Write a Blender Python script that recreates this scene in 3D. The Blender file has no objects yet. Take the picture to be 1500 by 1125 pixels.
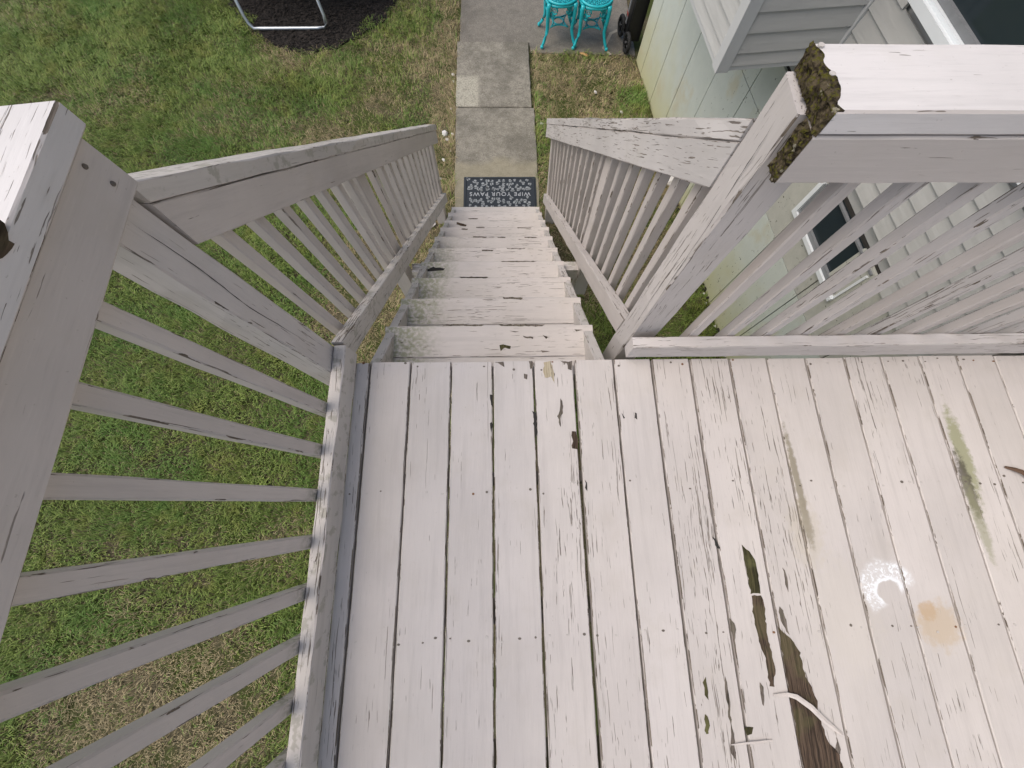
import bpy, bmesh, math, random
import numpy as np
from mathutils import Matrix, Vector
from math import radians, sin, cos, pi
random.seed(7); rng = np.random.default_rng(11)
S = bpy.context.scene; COL = S.collection

# ------------------------------------------------------------------ camera, sky, sun, exposure
CAM = np.array([.467, -.485, 1.358]); YAW, PITCH, ROLL, FPX = -.077, .29, .061, 588.9
def rz(a): return np.array([[cos(a), -sin(a), 0], [sin(a), cos(a), 0], [0, 0, 1.]])
def rx(a): return np.array([[1., 0, 0], [0, cos(a), -sin(a)], [0, sin(a), cos(a)]])
CR = rz(YAW) @ rx(PITCH) @ rz(ROLL)
cam = bpy.data.cameras.new('camera'); camo = bpy.data.objects.new('camera', cam); COL.objects.link(camo)
M4 = np.eye(4); M4[:3, :3] = CR; M4[:3, 3] = CAM
camo.matrix_world = Matrix(M4.tolist()); cam.sensor_width = 36; cam.lens = FPX * 36 / 1500
cam.clip_start = .02; cam.clip_end = 600; S.camera = camo
def ray(px, py): return CR @ np.array([(px - 750) / FPX, -(py - 562.5) / FPX, -1.])
def uz(px, py, z): d = ray(px, py); return CAM + d * (z - CAM[2]) / d[2]

W = bpy.data.worlds.new('World'); S.world = W; W.use_nodes = True
nt = W.node_tree; bg = nt.nodes['Background']; sky = nt.nodes.new('ShaderNodeTexSky')
SUN_EL, SUN_AZ = 58, 262
sky.sky_type = 'NISHITA'; sky.sun_disc = False; sky.sun_elevation = radians(SUN_EL); sky.sun_rotation = radians(SUN_AZ)
sky.air_density = 1.0; sky.dust_density = 4.0; sky.ozone_density = .6; sky.altitude = 0
nt.links.new(sky.outputs[0], bg.inputs[0]); bg.inputs[1].default_value = .125
sl = bpy.data.lights.new('sun', 'SUN'); sl.energy = 1.25; sl.angle = radians(65); sl.color = (1, .95, .88)
so = bpy.data.objects.new('sun', sl); COL.objects.link(so)
sd = Vector((sin(radians(SUN_AZ)) * cos(radians(SUN_EL)), cos(radians(SUN_AZ)) * cos(radians(SUN_EL)), sin(radians(SUN_EL))))
so.rotation_euler = sd.to_track_quat('Z', 'Y').to_euler(); so.location = (0, -3, 6)
S.view_settings.view_transform = 'Standard'; S.view_settings.look = 'None'; S.view_settings.gamma = 1
S.view_settings.use_curve_mapping = False; S.view_settings.exposure = 0.40

# ------------------------------------------------------------------ node helpers
class NT:
    def __init__(s, name):
        s.m = bpy.data.materials.new(name); s.m.use_nodes = True; s.t = s.m.node_tree; s.n = s.t.nodes
        s.b = s.n['Principled BSDF']
    def put(s, sock, v):
        if isinstance(v, bpy.types.NodeSocket): s.t.links.new(v, sock)
        elif v is not None:
            if hasattr(sock.default_value, '__len__') and not hasattr(v, '__len__'): v = [v] * len(sock.default_value)
            if hasattr(sock.default_value, '__len__') and len(sock.default_value) == 4 and len(v) == 3: v = (*v, 1)
            sock.default_value = v
    def math(s, op, a, b=None, c=None, clamp=False):
        n = s.n.new('ShaderNodeMath'); n.operation = op; n.use_clamp = clamp
        s.put(n.inputs[0], a); s.put(n.inputs[1], b)
        if c is not None: s.put(n.inputs[2], c)
        return n.outputs[0]
    def vm(s, op, a, b=None):
        n = s.n.new('ShaderNodeVectorMath'); n.operation = op; s.put(n.inputs[0], a); s.put(n.inputs[1], b)
        return n.outputs['Value'] if op in ('LENGTH', 'DISTANCE', 'DOT_PRODUCT') else n.outputs[0]
    def coord(s, o='Object'): return s.n.new('ShaderNodeTexCoord').outputs[o]
    def pos(s): return s.n.new('ShaderNodeNewGeometry').outputs['Position']
    def nor(s): return s.n.new('ShaderNodeNewGeometry').outputs['Normal']
    def rand(s): return s.n.new('ShaderNodeObjectInfo').outputs['Random']
    def attr(s, name):
        n = s.n.new('ShaderNodeAttribute'); n.attribute_name = name; return n.outputs['Fac']
    def noise(s, v, scale=1, detail=4, rough=.55, dist=0, out='Fac'):
        n = s.n.new('ShaderNodeTexNoise'); s.put(n.inputs['Vector'], v)
        for k, x in (('Scale', scale), ('Detail', detail), ('Roughness', rough), ('Distortion', dist)): n.inputs[k].default_value = x
        return n.outputs[out]
    def voro(s, v, scale=1, feature='F1', out='Distance', rnd=1):
        n = s.n.new('ShaderNodeTexVoronoi'); n.feature = feature; s.put(n.inputs['Vector'], v)
        n.inputs['Scale'].default_value = scale; n.inputs['Randomness'].default_value = rnd; return n.outputs[out]
    def step(s, v, a, b):                     # smooth 0..1 between a and b
        n = s.n.new('ShaderNodeMapRange'); n.interpolation_type = 'SMOOTHSTEP'; s.put(n.inputs[0], v)
        s.put(n.inputs[1], a); s.put(n.inputs[2], b); return n.outputs[0]
    def mix(s, f, a, b):
        n = s.n.new('ShaderNodeMix'); n.data_type = 'RGBA'; s.put(n.inputs[0], f); s.put(n.inputs[6], a); s.put(n.inputs[7], b)
        return n.outputs[2]
    def mul(s, f, a): n = s.n.new('ShaderNodeMix'); n.data_type = 'RGBA'; n.blend_type = 'MULTIPLY'; n.inputs[0].default_value = 1; s.put(n.inputs[6], a); s.put(n.inputs[7], f); return n.outputs[2]
    def sep(s, v):
        n = s.n.new('ShaderNodeSeparateXYZ'); s.put(n.inputs[0], v); return n.outputs
    def comb(s, x, y, z):
        n = s.n.new('ShaderNodeCombineXYZ'); s.put(n.inputs[0], x); s.put(n.inputs[1], y); s.put(n.inputs[2], z); return n.outputs[0]
    def bump(s, h, strength=.4, dist=.002, normal=None):
        n = s.n.new('ShaderNodeBump'); n.inputs['Strength'].default_value = strength; n.inputs['Distance'].default_value = dist
        s.put(n.inputs['Height'], h)
        if normal is not None: s.put(n.inputs['Normal'], normal)
        return n.outputs[0]
    def out(s, col, rough=.6, normal=None, spec=.35, metal=0):
        s.put(s.b.inputs['Base Color'], col); s.put(s.b.inputs['Roughness'], rough)
        s.b.inputs['Specular IOR Level'].default_value = spec; s.put(s.b.inputs['Metallic'], metal)
        if normal is not None: s.put(s.b.inputs['Normal'], normal)
        return s.m
    def ell(s, P, x, y, a, b, rot=0, soft=.5, nz=None, namp=.5):     # stain: noisy ellipse on the horizontal, 1 inside
        p = s.sep(P); dx = s.math('SUBTRACT', p[0], x); dy = s.math('SUBTRACT', p[1], y); c, q = cos(rot), sin(rot)
        u = s.math('MULTIPLY_ADD', dx, c / a, s.math('MULTIPLY', dy, q / a)); v = s.math('MULTIPLY_ADD', dy, c / b, s.math('MULTIPLY', dx, -q / b))
        r = s.math('SQRT', s.math('MULTIPLY_ADD', u, u, s.math('MULTIPLY', v, v)))
        if nz is not None: r = s.math('ADD', r, s.math('MULTIPLY_ADD', nz, 2 * namp, -namp))
        return s.step(r, 1 + soft * .5, 1 - soft * .5)

MAT = {}
def paint(name, flake=.5, base=(.62, .575, .56), edge=0.0, top=.10, deck=False, tread=False, moss=0.0, stain=None, low=False):
    s = NT(name); rv = s.math('MULTIPLY', s.rand(), 37.0)
    co = s.vm('ADD', s.coord(), s.comb(rv, s.math('MULTIPLY', rv, .73), s.math('MULTIPLY', rv, 1.31)))
    P = s.pos(); nz = s.sep(s.nor())[2]; up = s.step(nz, .55, .9)
    g = s.noise(s.vm('MULTIPLY', co, (2.2, 38, 38)), 1, 5, .6)                       # soft grain
    gf = s.noise(s.vm('MULTIPLY', co, (14, 190, 190)), 1, 4, .7)                      # fine grain
    reg = s.noise(s.vm('MULTIPLY', co, (1.6, 7, 7)), 1, 3, .5)                       # where the paint has let go
    wig = s.vm('ADD', co, s.vm('MULTIPLY', s.noise(co, 9, 3, .5, out='Color'), (0, .012, .012)))
    ck = s.noise(s.vm('MULTIPLY', wig, (9, 240, 240)), 1, 2.5, .5)                # hair cracks along the grain
    ch = s.noise(s.vm('MULTIPLY', wig, (11, 42, 42)), 1, 4, .65)                     # flaked patches
    lim = s.math('SUBTRACT', .92 - .13 * flake - edge * .12, s.math('MULTIPLY', reg, .32))
    lim = s.math('SUBTRACT', lim, s.math('MULTIPLY', up, top * .07))
    hl = s.noise(s.vm('MULTIPLY', wig, (2.4, 170, 170)), 1, 2, .5); lim3 = s.math('SUBTRACT', .95 - .10 * flake, s.math('MULTIPLY', reg, .36)); hair = s.step(hl, lim3, s.math('ADD', lim3, .02))
    crack = s.math('MAXIMUM', s.step(ck, lim, s.math('ADD', lim, .025)), s.math('MULTIPLY', hair, .8))
    lim2 = s.math('ADD', s.math('SUBTRACT', 1.0 - .13 * flake - edge * .22, s.math('MULTIPLY', reg, .34)), s.math('MULTIPLY', up, -top * .07))
    chip = s.step(ch, lim2, s.math('ADD', lim2, .018))
    bare = s.math('MAXIMUM', s.math('MULTIPLY', crack, .85), chip)
    tone = s.noise(co, 1.7, 4, .6); cloud = s.noise(P, 7, 5, .6)
    c = s.mix(s.step(tone, .3, .7), tuple(b * .90 for b in base), tuple(min(1, b * 1.07) for b in base))
    c = s.mix(s.math('MULTIPLY', s.step(cloud, .5, .75), .28), c, (base[0] * .80, base[1] * .78, base[2] * .70))
    c = s.mix(s.math('MULTIPLY', s.step(g, .50, .72), .34), c, tuple(b * .70 for b in base)); c = s.mix(s.math('MULTIPLY', s.step(gf, .52, .72), .20), c, tuple(b * .62 for b in base)); c = s.mix(s.math('MULTIPLY', s.step(gf, .44, .32), .22), c, tuple(min(1, b * 1.18) for b in base))
    rnd = s.rand(); c = s.mix(s.math('MULTIPLY', rnd, .16), c, (.50, .475, .45))
    spk = s.step(s.noise(P, 160, 2, .6), .70, .76); c = s.mix(s.math('MULTIPLY', spk, .35), c, (.25, .22, .18))
    if moss:
        mm = s.math('MULTIPLY', s.step(s.noise(P, 22, 5, .65), .62 - moss * .15, .70 - moss * .15), moss)
        c = s.mix(s.math('MULTIPLY', mm, .7), c, (.17, .17, .10))
    n1 = s.noise(P, 45, 5, .7)
    wz = s.sep(P)[2]
    if low:
        lm = s.math('MULTIPLY', s.math('MULTIPLY', s.step(wz, .175, .10), s.step(wz, -.05, .05)), s.math('MULTIPLY', s.step(n1, .42, .58), s.step(s.sep(P)[1], -.08, -.12))); c = s.mix(s.math('MULTIPLY', lm, .6), c, (.13, .145, .075))
    if deck or tread: c = s.mix(s.math('MULTIPLY', s.step(s.noise(P, 1.9, 3, .5), .42, .62), .14), c, (.60, .555, .49))
    if deck:
        for (x, y, z), a, b, r, col, k in stain:
            c = s.mix(s.math('MULTIPLY', s.ell(P, x, y, a, b, r, .7, n1, .95), k), c, col)
        # chalky white C-shaped splash
        w = uz(1303, 866, 0); p = s.sep(P); dx = s.math('SUBTRACT', p[0], w[0]); dy = s.math('SUBTRACT', p[1], w[1])
        rr = s.math('SQRT', s.math('MULTIPLY_ADD', dx, dx, s.math('MULTIPLY', dy, dy)))
        rr = s.math('ADD', rr, s.math('MULTIPLY_ADD', s.noise(P, 16, 3, .5), .04, -.020))
        ring = s.math('MULTIPLY', s.step(rr, .032, .038), s.step(rr, .098, .076))
        gap = s.step(s.math('ADD', s.math('MULTIPLY', dx, .55), s.math('MULTIPLY', dy, -1)), .036, .008)
        lace = s.step(s.noise(s.vm('ADD', P, s.vm('MULTIPLY', s.noise(P, 30, 2, .5, out='Color'), .03)), 95, 4, .65), .46, .60)
        edgeb = s.math('MULTIPLY', s.step(rr, .032, .038), s.step(rr, .055, .040))
        wm = s.math('MULTIPLY', s.math('MULTIPLY', ring, gap), s.math('MAXIMUM', s.math('MULTIPLY_ADD', lace, .62, .26), s.math('MULTIPLY', edgeb, .8)))
        c = s.mix(wm, c, (.84, .87, .90))
    if tread:
        lx = s.sep(s.coord())[0]
        al = s.math('MULTIPLY', s.step(s.math('ADD', lx, s.math('MULTIPLY', n1, .16)), .34, .16), s.step(s.sep(P)[1], 1.7, .8))
        c = s.mix(s.math('MULTIPLY', al, s.math('MULTIPLY', s.step(s.noise(P, 60, 4, .6), .30, .62), .75)), c, (.22, .24, .12))
    wood = s.mix(s.step(gf, .35, .7), (.085, .068, .052), (.22, .185, .15))
    col = s.mix(bare, c, wood)
    h = s.math('ADD', s.math('MULTIPLY', bare, -1.0), s.math('ADD', s.math('MULTIPLY', g, .6), s.math('MULTIPLY', gf, .35)))
    MAT[name] = s.out(col, s.math('MULTIPLY_ADD', bare, .3, .52), s.bump(h, .55, .0016), .3); return MAT[name]

def st(px, py): return uz(px, py, 0)
STAINS = [(st(1410, 665), .024, .15, .03, (.25, .26, .12), .75), (st(1418, 712), .018, .11, .03, (.08, .07, .05), .85), (st(1434, 760), .018, .12, .03, (.27, .27, .16), .6),
          (st(1168, 705), .012, .16, .02, (.22, .19, .12), .75), (st(1182, 765), .016, .07, .02, (.13, .11, .07), .8),
          (st(1375, 915), .062, .06, .3, (.50, .39, .26), .6), (st(1360, 895), .03, .025, .3, (.46, .31, .17), .5),
          (st(1180, 780), .05, .10, 0, (.50, .45, .36), .45), (st(1240, 900), .10, .16, 0, (.55, .51, .45), .35)]
paint('deck_paint', .42, (.565, .525, .50), top=.0, deck=True, stain=STAINS)
paint('deck_paint_worn', .70, (.57, .528, .50), top=.0, deck=True, stain=STAINS)
paint('deck_edge', .85, (.56, .52, .485), edge=.85, top=.0, deck=True, stain=STAINS)
paint('tread_paint', .66, (.60, .55, .51), top=.05, tread=True)
paint('rail_paint', .20, (.545, .50, .47), top=1.2, low=True)
paint('rail_edge', .5, (.53, .49, .465), edge=.75, top=.5)
paint('old_paint', .72, (.56, .525, .505), top=.5, low=True)
paint('cracked_paint', 1.15, (.55, .525, .51), top=.5)
paint('mossy_paint', .45, (.56, .525, .49), top=1.6, moss=.55)
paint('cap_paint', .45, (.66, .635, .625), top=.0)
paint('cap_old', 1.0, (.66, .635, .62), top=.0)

def simple(name, col, rough=.6, scale=20, var=.25, bump=.2, metal=0, spec=.4, dist=.003):
    s = NT(name); P = s.coord(); n = s.noise(P, scale, 5, .6)
    c = s.mix(n, tuple(x * (1 - var) for x in col), tuple(min(1, x * (1 + var)) for x in col))
    MAT[name] = s.out(c, rough, s.bump(n, bump, dist), spec, metal); return MAT[name]
def bare_wood(name, a, b, green):
    s = NT(name); P = s.pos(); wv = s.vm('ADD', P, s.vm('MULTIPLY', s.noise(P, 6, 3, .5, out='Color'), (.03, 0, 0)))
    g = s.noise(s.vm('MULTIPLY', wv, (170, 5, 60)), 1, 5, .65); g2 = s.noise(s.vm('MULTIPLY', wv, (420, 14, 60)), 1, 3, .6)
    c = s.mix(s.step(g, .32, .68), a, b); c = s.mix(s.step(g2, .56, .66), c, (.025, .020, .016))
    c = s.mix(s.math('MULTIPLY', s.step(s.noise(P, 9, 4, .6), .45, .62), green), c, (.13, .13, .055))
    MAT[name] = s.out(c, .85, s.bump(g2, .8, .002), .15)
bare_wood('bare_wood', (.030, .021, .015), (.135, .095, .068), .30)
bare_wood('bare_green', (.022, .021, .011), (.085, .078, .035), .8)
bare_wood('pale_wood', (.36, .30, .20), (.52, .46, .34), 0)
bare_wood('grey_wood', (.085, .072, .06), (.20, .17, .145), .2)
simple('gap_dark', (.03, .028, .025), .9)
simple('frame_wood', (.25, .22, .19), .85, 12)
simple('screw', (.14, .12, .10), .6, 300, .5); simple('rust', (.19, .10, .05), .85, 200, .5); simple('screw_painted', (.50, .47, .44), .6, 300, .3)
simple('steel_tube', (.52, .55, .57), .38, 15, .2, .1, .85); simple('black_mat', (.012, .012, .014), .8)
simple('black_plastic', (.010, .010, .011), .42, 30, .4, .1); simple('tyre', (.016, .016, .016), .75, 80, .4)
simple('grey_plastic', (.20, .21, .22), .45); simple('red_plastic', (.30, .03, .02), .4); simple('clear_plastic', (.55, .58, .60), .2)
simple('white_stone', (.62, .60, .57), .8, 40, .3, .5); simple('brown_leaf', (.105, .06, .035), .6, 60, .6, .4); simple('tan_leaf', (.42, .25, .10), .7, 60, .5, .4)
simple('splinter', (.58, .53, .49), .7, 50, .25, .4); simple('vinyl_trim', (.50, .515, .515), .45, 3, .06, .05); simple('white_vinyl', (.72, .76, .78), .38, 4, .06, .05)
simple('rubber', (.022, .028, .035), .62, 120, .5, .3); simple('paw', (.28, .30, .31), .7, 140, .55, .3); simple('mat_text', (.42, .44, .46), .7, 140, .4, .2)
simple('roof_felt', (.07, .07, .07), .9, 60)
# moss on rotten end grain
s = NT('rotten_end'); P = s.pos(); a = s.noise(P, 70, 6, .7); b = s.noise(P, 150, 4, .6); v = s.voro(P, 120)
c = s.mix(s.step(a, .38, .62), (.022, .017, .011), (.10, .08, .05)); c = s.mix(s.step(b, .52, .62), c, (.085, .080, .016))
c = s.mix(s.step(s.noise(P, 45, 3, .5), .64, .70), c, (.26, .24, .18)); MAT['rotten_end'] = s.out(c, .95, s.bump(s.math('ADD', a, v), 1, .006), .1)
# siding
def siding(name, col):
    s = NT(name); P = s.coord(); rv = s.math('MULTIPLY', s.rand(), 20); n = s.noise(s.vm('ADD', P, rv), 2.5, 3, .5)
    wv = s.noise(s.vm('MULTIPLY', s.vm('ADD', P, rv), (3, 3, 25)), 1, 2, .5); d = s.noise(P, 14, 5, .65)
    c = s.mix(n, tuple(x * .93 for x in col), tuple(x * 1.05 for x in col)); c = s.mix(s.math('MULTIPLY', s.step(d, .55, .8), .25), c, tuple(x * .7 for x in col))
    MAT[name] = s.out(c, .5, s.bump(wv, .35, .012), .35)
siding('siding', (.45, .455, .44))
# foundation panels: mint paint with yellow-green algae low down and dark specks
s = NT('panel'); P = s.pos(); lz = s.sep(P)[2]; n = s.noise(P, 2.3, 5, .6); n2 = s.noise(P, 9, 5, .6)
c = s.mix(n2, (.46, .505, .465), (.56, .60, .55))
low = s.math('MULTIPLY', s.step(s.math('ADD', lz, s.math('MULTIPLY', n, .9)), -.95, -1.75), .8)
c = s.mix(low, c, (.46, .44, .22)); c = s.mix(s.math('MULTIPLY', s.step(n, .56, .70), .38), c, (.45, .37, .18))
sp = s.step(s.noise(s.vm('MULTIPLY', P, (1, 1, .55)), 46, 3, .6), .66, .70); rg = s.step(s.sep(P)[1], 3.25, 2.6)
c = s.mix(s.math('MULTIPLY', sp, s.math('MULTIPLY_ADD', rg, .8, .1)), c, (.055, .065, .055))
MAT['panel'] = s.out(c, .7, s.bump(s.noise(P, 60, 4, .6), .3, .003), .25)
s = NT('parging'); P = s.pos(); n2 = s.noise(P, 12, 5, .65); c = s.mix(n2, (.36, .37, .33), (.52, .52, .47))
c = s.mix(s.step(s.noise(P, 50, 4, .6), .64, .69), c, (.10, .10, .08)); MAT['parging'] = s.out(c, .8, s.bump(n2, .5, .008), .2)
s = NT('glass'); MAT['glass'] = s.out((.022, .032, .038), .05, None, .5)
# concrete
def concrete(name, a, b, patch=False, wet=False):
    s = NT(name); P = s.pos(); big = s.noise(P, 1.6, 5, .6); mid = s.noise(P, 14, 6, .7); ag = s.voro(P, 120); fine = s.noise(P, 75, 4, .75)
    c = s.mix(s.step(mid, .34, .66), a, b); c = s.mix(s.math('MULTIPLY', s.step(fine, .50, .66), .62), c, tuple(x * .38 for x in a))
    c = s.mix(s.math('MULTIPLY', s.step(big, .46, .62), .55), c, tuple(x * .55 for x in a))
    c = s.mix(s.math('MULTIPLY', s.step(fine, .42, .32), .55), c, (.46, .43, .36))
    if patch:
        p = s.sep(P); e = s.math('MULTIPLY_ADD', mid, .12, -.06)
        f = s.math('MULTIPLY', s.step(s.math('ADD', p[0], e), .25, .20), s.math('MULTIPLY', s.step(s.math('ADD', p[1], e), 4.36, 4.26), s.step(p[1], 3.84, 3.86)))
        c = s.mix(s.math('MULTIPLY', f, s.math('MULTIPLY_ADD', s.step(fine, .62, .42), .55, .25)), c, (.44, .42, .34))
        f2 = s.math('MULTIPLY', s.step(s.math('ADD', p[1], s.math('MULTIPLY_ADD', s.noise(P, 4, 3, .5), .3, -.15)), 3.15, 3.03), .5); c = s.mix(f2, c, (.30, .27, .18))
    MAT[name] = s.out(c, .55 if wet else .88, s.bump(s.math('ADD', mid, fine), .5, .004), .3 if wet else .2)
concrete('slab_concrete', (.195, .182, .148), (.285, .266, .222), True); concrete('patio_concrete', (.165, .150, .122), (.22, .20, .165), False, True)
s = NT('soil'); P = s.pos(); a = s.noise(P, 3, 5, .6); b = s.noise(P, 90, 4, .7); c = s.mix(s.step(b, .35, .65), (.055, .050, .028), (.16, .135, .085)); c = s.mix(s.step(a, .4, .6), c, (.06, .075, .022))
MAT['soil'] = s.out(c, .95, s.bump(b, .8, .01), .1)
s = NT('mulch'); P = s.pos(); b = s.voro(P, 55, out='Color'); k = s.noise(P, 70, 4, .7); bs = s.sep(b)[0]
c = s.mix(bs, (.014, .012, .011), (.050, .043, .038)); c = s.mix(s.step(k, .62, .70), c, (.14, .12, .10)); MAT['mulch'] = s.out(c, .9, s.bump(s.math('ADD', bs, k), 1, .02), .15)
s = NT('grass'); d = s.attr('dry'); r = s.attr('rnd'); P = s.pos(); t = s.noise(P, 1.3, 3, .5); t2 = s.noise(P, 5, 3, .5)
gcol = s.mix(r, (.085, .140, .026), (.25, .325, .075)); gcol = s.mix(s.math('MULTIPLY', s.step(t, .42, .65), .55), gcol, (.085, .195, .036)); gcol = s.mix(s.math('MULTIPLY', s.step(t2, .5, .7), .45), gcol, (.27, .27, .065))
scol = s.mix(r, (.21, .165, .085), (.52, .43, .25)); c = s.mix(d, gcol, scol)
MAT['grass'] = s.out(c, .6, None, .25); s.b.inputs['Subsurface Weight'].default_value = 0
# turquoise enamel
s = NT('turquoise'); P = s.coord(); n = s.noise(P, 40, 4, .6); c = s.mix(n, (.008, .34, .40), (.025, .50, .55)); MAT['turquoise'] = s.out(c, .28, s.bump(n, .2, .002), .5)
simple('turquoise_dark', (.012, .17, .20), .4, 60, .5)

# ------------------------------------------------------------------ object helpers
def tag(o, label=None, cat=None, group=None, kind=None):
    for k, v in (('label', label), ('category', cat), ('group', group), ('kind', kind)):
        if v: o[k] = v
    return o
def empty(name, loc, label, cat, group=None, rotz=0):
    o = bpy.data.objects.new(name, None); COL.objects.link(o); o.location = loc; o.rotation_euler = (0, 0, rotz); o.empty_display_size = .1
    o.matrix_basis = Matrix.Translation(loc) @ Matrix.Rotation(rotz, 4, 'Z'); return tag(o, label, cat, group)
def link(name, me, mats, parent=None, mw=None):
    o = bpy.data.objects.new(name, me); COL.objects.link(o)
    if not isinstance(mats, (list, tuple)): mats = [mats]
    if not me.materials:
        for m in mats: me.materials.append(MAT[m])
    mw = mw if mw is not None else Matrix.Identity(4)
    if parent is not None:
        pw = world(parent); o.parent = parent; o.matrix_basis = pw.inverted() @ mw
    else: o.matrix_basis = mw
    return o
def world(o): return (world(o.parent) @ o.matrix_basis) if o.parent else o.matrix_basis.copy()
def mesh(name, v, f, smooth=False, mi=None):
    me = bpy.data.meshes.new(name); me.from_pydata([tuple(map(float, p)) for p in v], [], f); 
    if mi: me.polygons.foreach_set('material_index', mi)
    if smooth: me.polygons.foreach_set('use_smooth', [True] * len(f))
    me.update(); return me
def beam(name, A, B, mats, parent, seg=8, ch=.0035, jit=.0006, local=None):
    """timber from section A (4 corners, in order round the section) to section B; local X runs along it"""
    A = np.array(A, float); B = np.array(B, float); L = np.linalg.norm(B.mean(0) - A.mean(0))
    def chamf(Q):
        o = []
        for i in range(4):
            p, a, b = Q[i], Q[i - 1], Q[(i + 1) % 4]
            o.append(p + (a - p) / np.linalg.norm(a - p) * ch); o.append(p + (b - p) / np.linalg.norm(b - p) * ch)
        return np.array(o)
    CA, CB = chamf(A), chamf(B); V = []; F = []; MI = []
    for i in range(seg + 1):
        t = i / seg; R = CA + (CB - CA) * t
        if 0 < i < seg: R = R + rng.normal(0, jit, R.shape)
        V += list(R)
    for i in range(seg):
        for k in range(8):
            a, b = i * 8 + k, i * 8 + (k + 1) % 8; F.append((a, b, b + 8, a + 8)); MI.append(1 if k % 2 == 0 else 0)
    F.append(tuple(range(7, -1, -1))); F.append(tuple(range(seg * 8, seg * 8 + 8))); MI += [0, 0]
    o0 = A.mean(0); x = (B.mean(0) - o0) / L; w = A[1] - A[0]; w = w - x * (w @ x); w /= np.linalg.norm(w); z = np.cross(x, w)
    Rm = np.stack([x, w, z], 1); V = (np.array(V) - o0) @ Rm
    me = mesh(name, V, F, False, MI); bm = bmesh.new(); bm.from_mesh(me); bmesh.ops.recalc_face_normals(bm, faces=bm.faces); bm.to_mesh(me); bm.free()
    m = np.eye(4); m[:3, :3] = Rm; m[:3, 3] = o0
    return link(name, me, mats, parent, Matrix(m.tolist()))
def plank(name, a, b, wd, w, t, mats, parent, **k):
    """centre line a-b, width w along wd, thickness t across"""
    a = np.array(a, float); b = np.array(b, float); x = (b - a) / np.linalg.norm(b - a); wd = np.array(wd, float); wd = wd - x * (wd @ x); wd /= np.linalg.norm(wd); n = np.cross(x, wd)
    c = [(-1, -1), (1, -1), (1, 1), (-1, 1)]
    return beam(name, [a + wd * w / 2 * p + n * t / 2 * q for p, q in c], [b + wd * w / 2 * p + n * t / 2 * q for p, q in c], mats, parent, **k)
def box(name, lo, hi, mats, parent, mw=None):
    x0, y0, z0 = lo; x1, y1, z1 = hi
    v = [(x0, y0, z0), (x1, y0, z0), (x1, y1, z0), (x0, y1, z0), (x0, y0, z1), (x1, y0, z1), (x1, y1, z1), (x0, y1, z1)]
    f = [(3, 2, 1, 0), (4, 5, 6, 7), (0, 1, 5, 4), (1, 2, 6, 5), (2, 3, 7, 6), (3, 0, 4, 7)]
    return link(name, mesh(name, v, f), mats, parent, mw)
def prism(poly, z0, z1):
    n = len(poly); v = [(p[0], p[1], z0) for p in poly] + [(p[0], p[1], z1) for p in poly]
    return v, [tuple(range(n - 1, -1, -1)), tuple(range(n, 2 * n))] + [(i, (i + 1) % n, n + (i + 1) % n, n + i) for i in range(n)]
class MB:
    def __init__(s): s.v = []; s.f = []; s.mi = []
    def add(s, v, f, m=0):
        k = len(s.v); s.v += [tuple(p) for p in v]; s.f += [tuple(i + k for i in q) for q in f]; s.mi += [m] * len(f)
    def tube(s, pts, r, n=8, m=0, closed=False):
        P = np.array(pts, float); N = len(P); R = np.broadcast_to(np.array(r, float), (N,)); v = []
        for i in range(N):
            t = (P[(i + 1) % N] - P[i - 1]) if closed else (P[min(i + 1, N - 1)] - P[max(i - 1, 0)]); t = t / np.linalg.norm(t)
            u = np.cross(t, (0, 0, 1.) if abs(t[2]) < .9 else (1., 0, 0)); u /= np.linalg.norm(u); w = np.cross(t, u)
            v += [P[i] + R[i] * (u * cos(2 * pi * k / n) + w * sin(2 * pi * k / n)) for k in range(n)]
        f = [(i * n + k, i * n + (k + 1) % n, ((i + 1) % N) * n + (k + 1) % n, ((i + 1) % N) * n + k) for i in range(N if closed else N - 1) for k in range(n)]
        if not closed: f += [tuple(range(n - 1, -1, -1)), tuple(range((N - 1) * n, N * n))]
        s.add(v, f, m)
    def disc(s, c, r, h, n=10, m=0, sq=1, rot=0):
        p = [(c[0] + r * cos(2 * pi * k / n) * cos(rot) - r * sq * sin(2 * pi * k / n) * sin(rot), c[1] + r * cos(2 * pi * k / n) * sin(rot) + r * sq * sin(2 * pi * k / n) * cos(rot)) for k in range(n)]
        v, f = prism(p, c[2], c[2] + h); s.add(v, f, m)
    def ball(s, c, r, n=8, m=0, sz=1):
        v = [(c[0] + r * sin(pi * i / n) * cos(2 * pi * k / n), c[1] + r * sin(pi * i / n) * sin(2 * pi * k / n), c[2] + r * sz * cos(pi * i / n)) for i in range(n + 1) for k in range(n)]
        s.add(v, [(i * n + k, (i + 1) * n + k, (i + 1) * n + (k + 1) % n, i * n + (k + 1) % n) for i in range(n) for k in range(n)], m)
    def build(s, name, mats, parent=None, smooth=False, mw=None): return link(name, mesh(name, s.v, s.f, smooth, s.mi), mats, parent, mw)
RP = ['rail_paint', 'rail_edge']; OP = ['old_paint', 'rail_edge']; MP = ['mossy_paint', 'rail_edge']

GZ = -2.17
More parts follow.
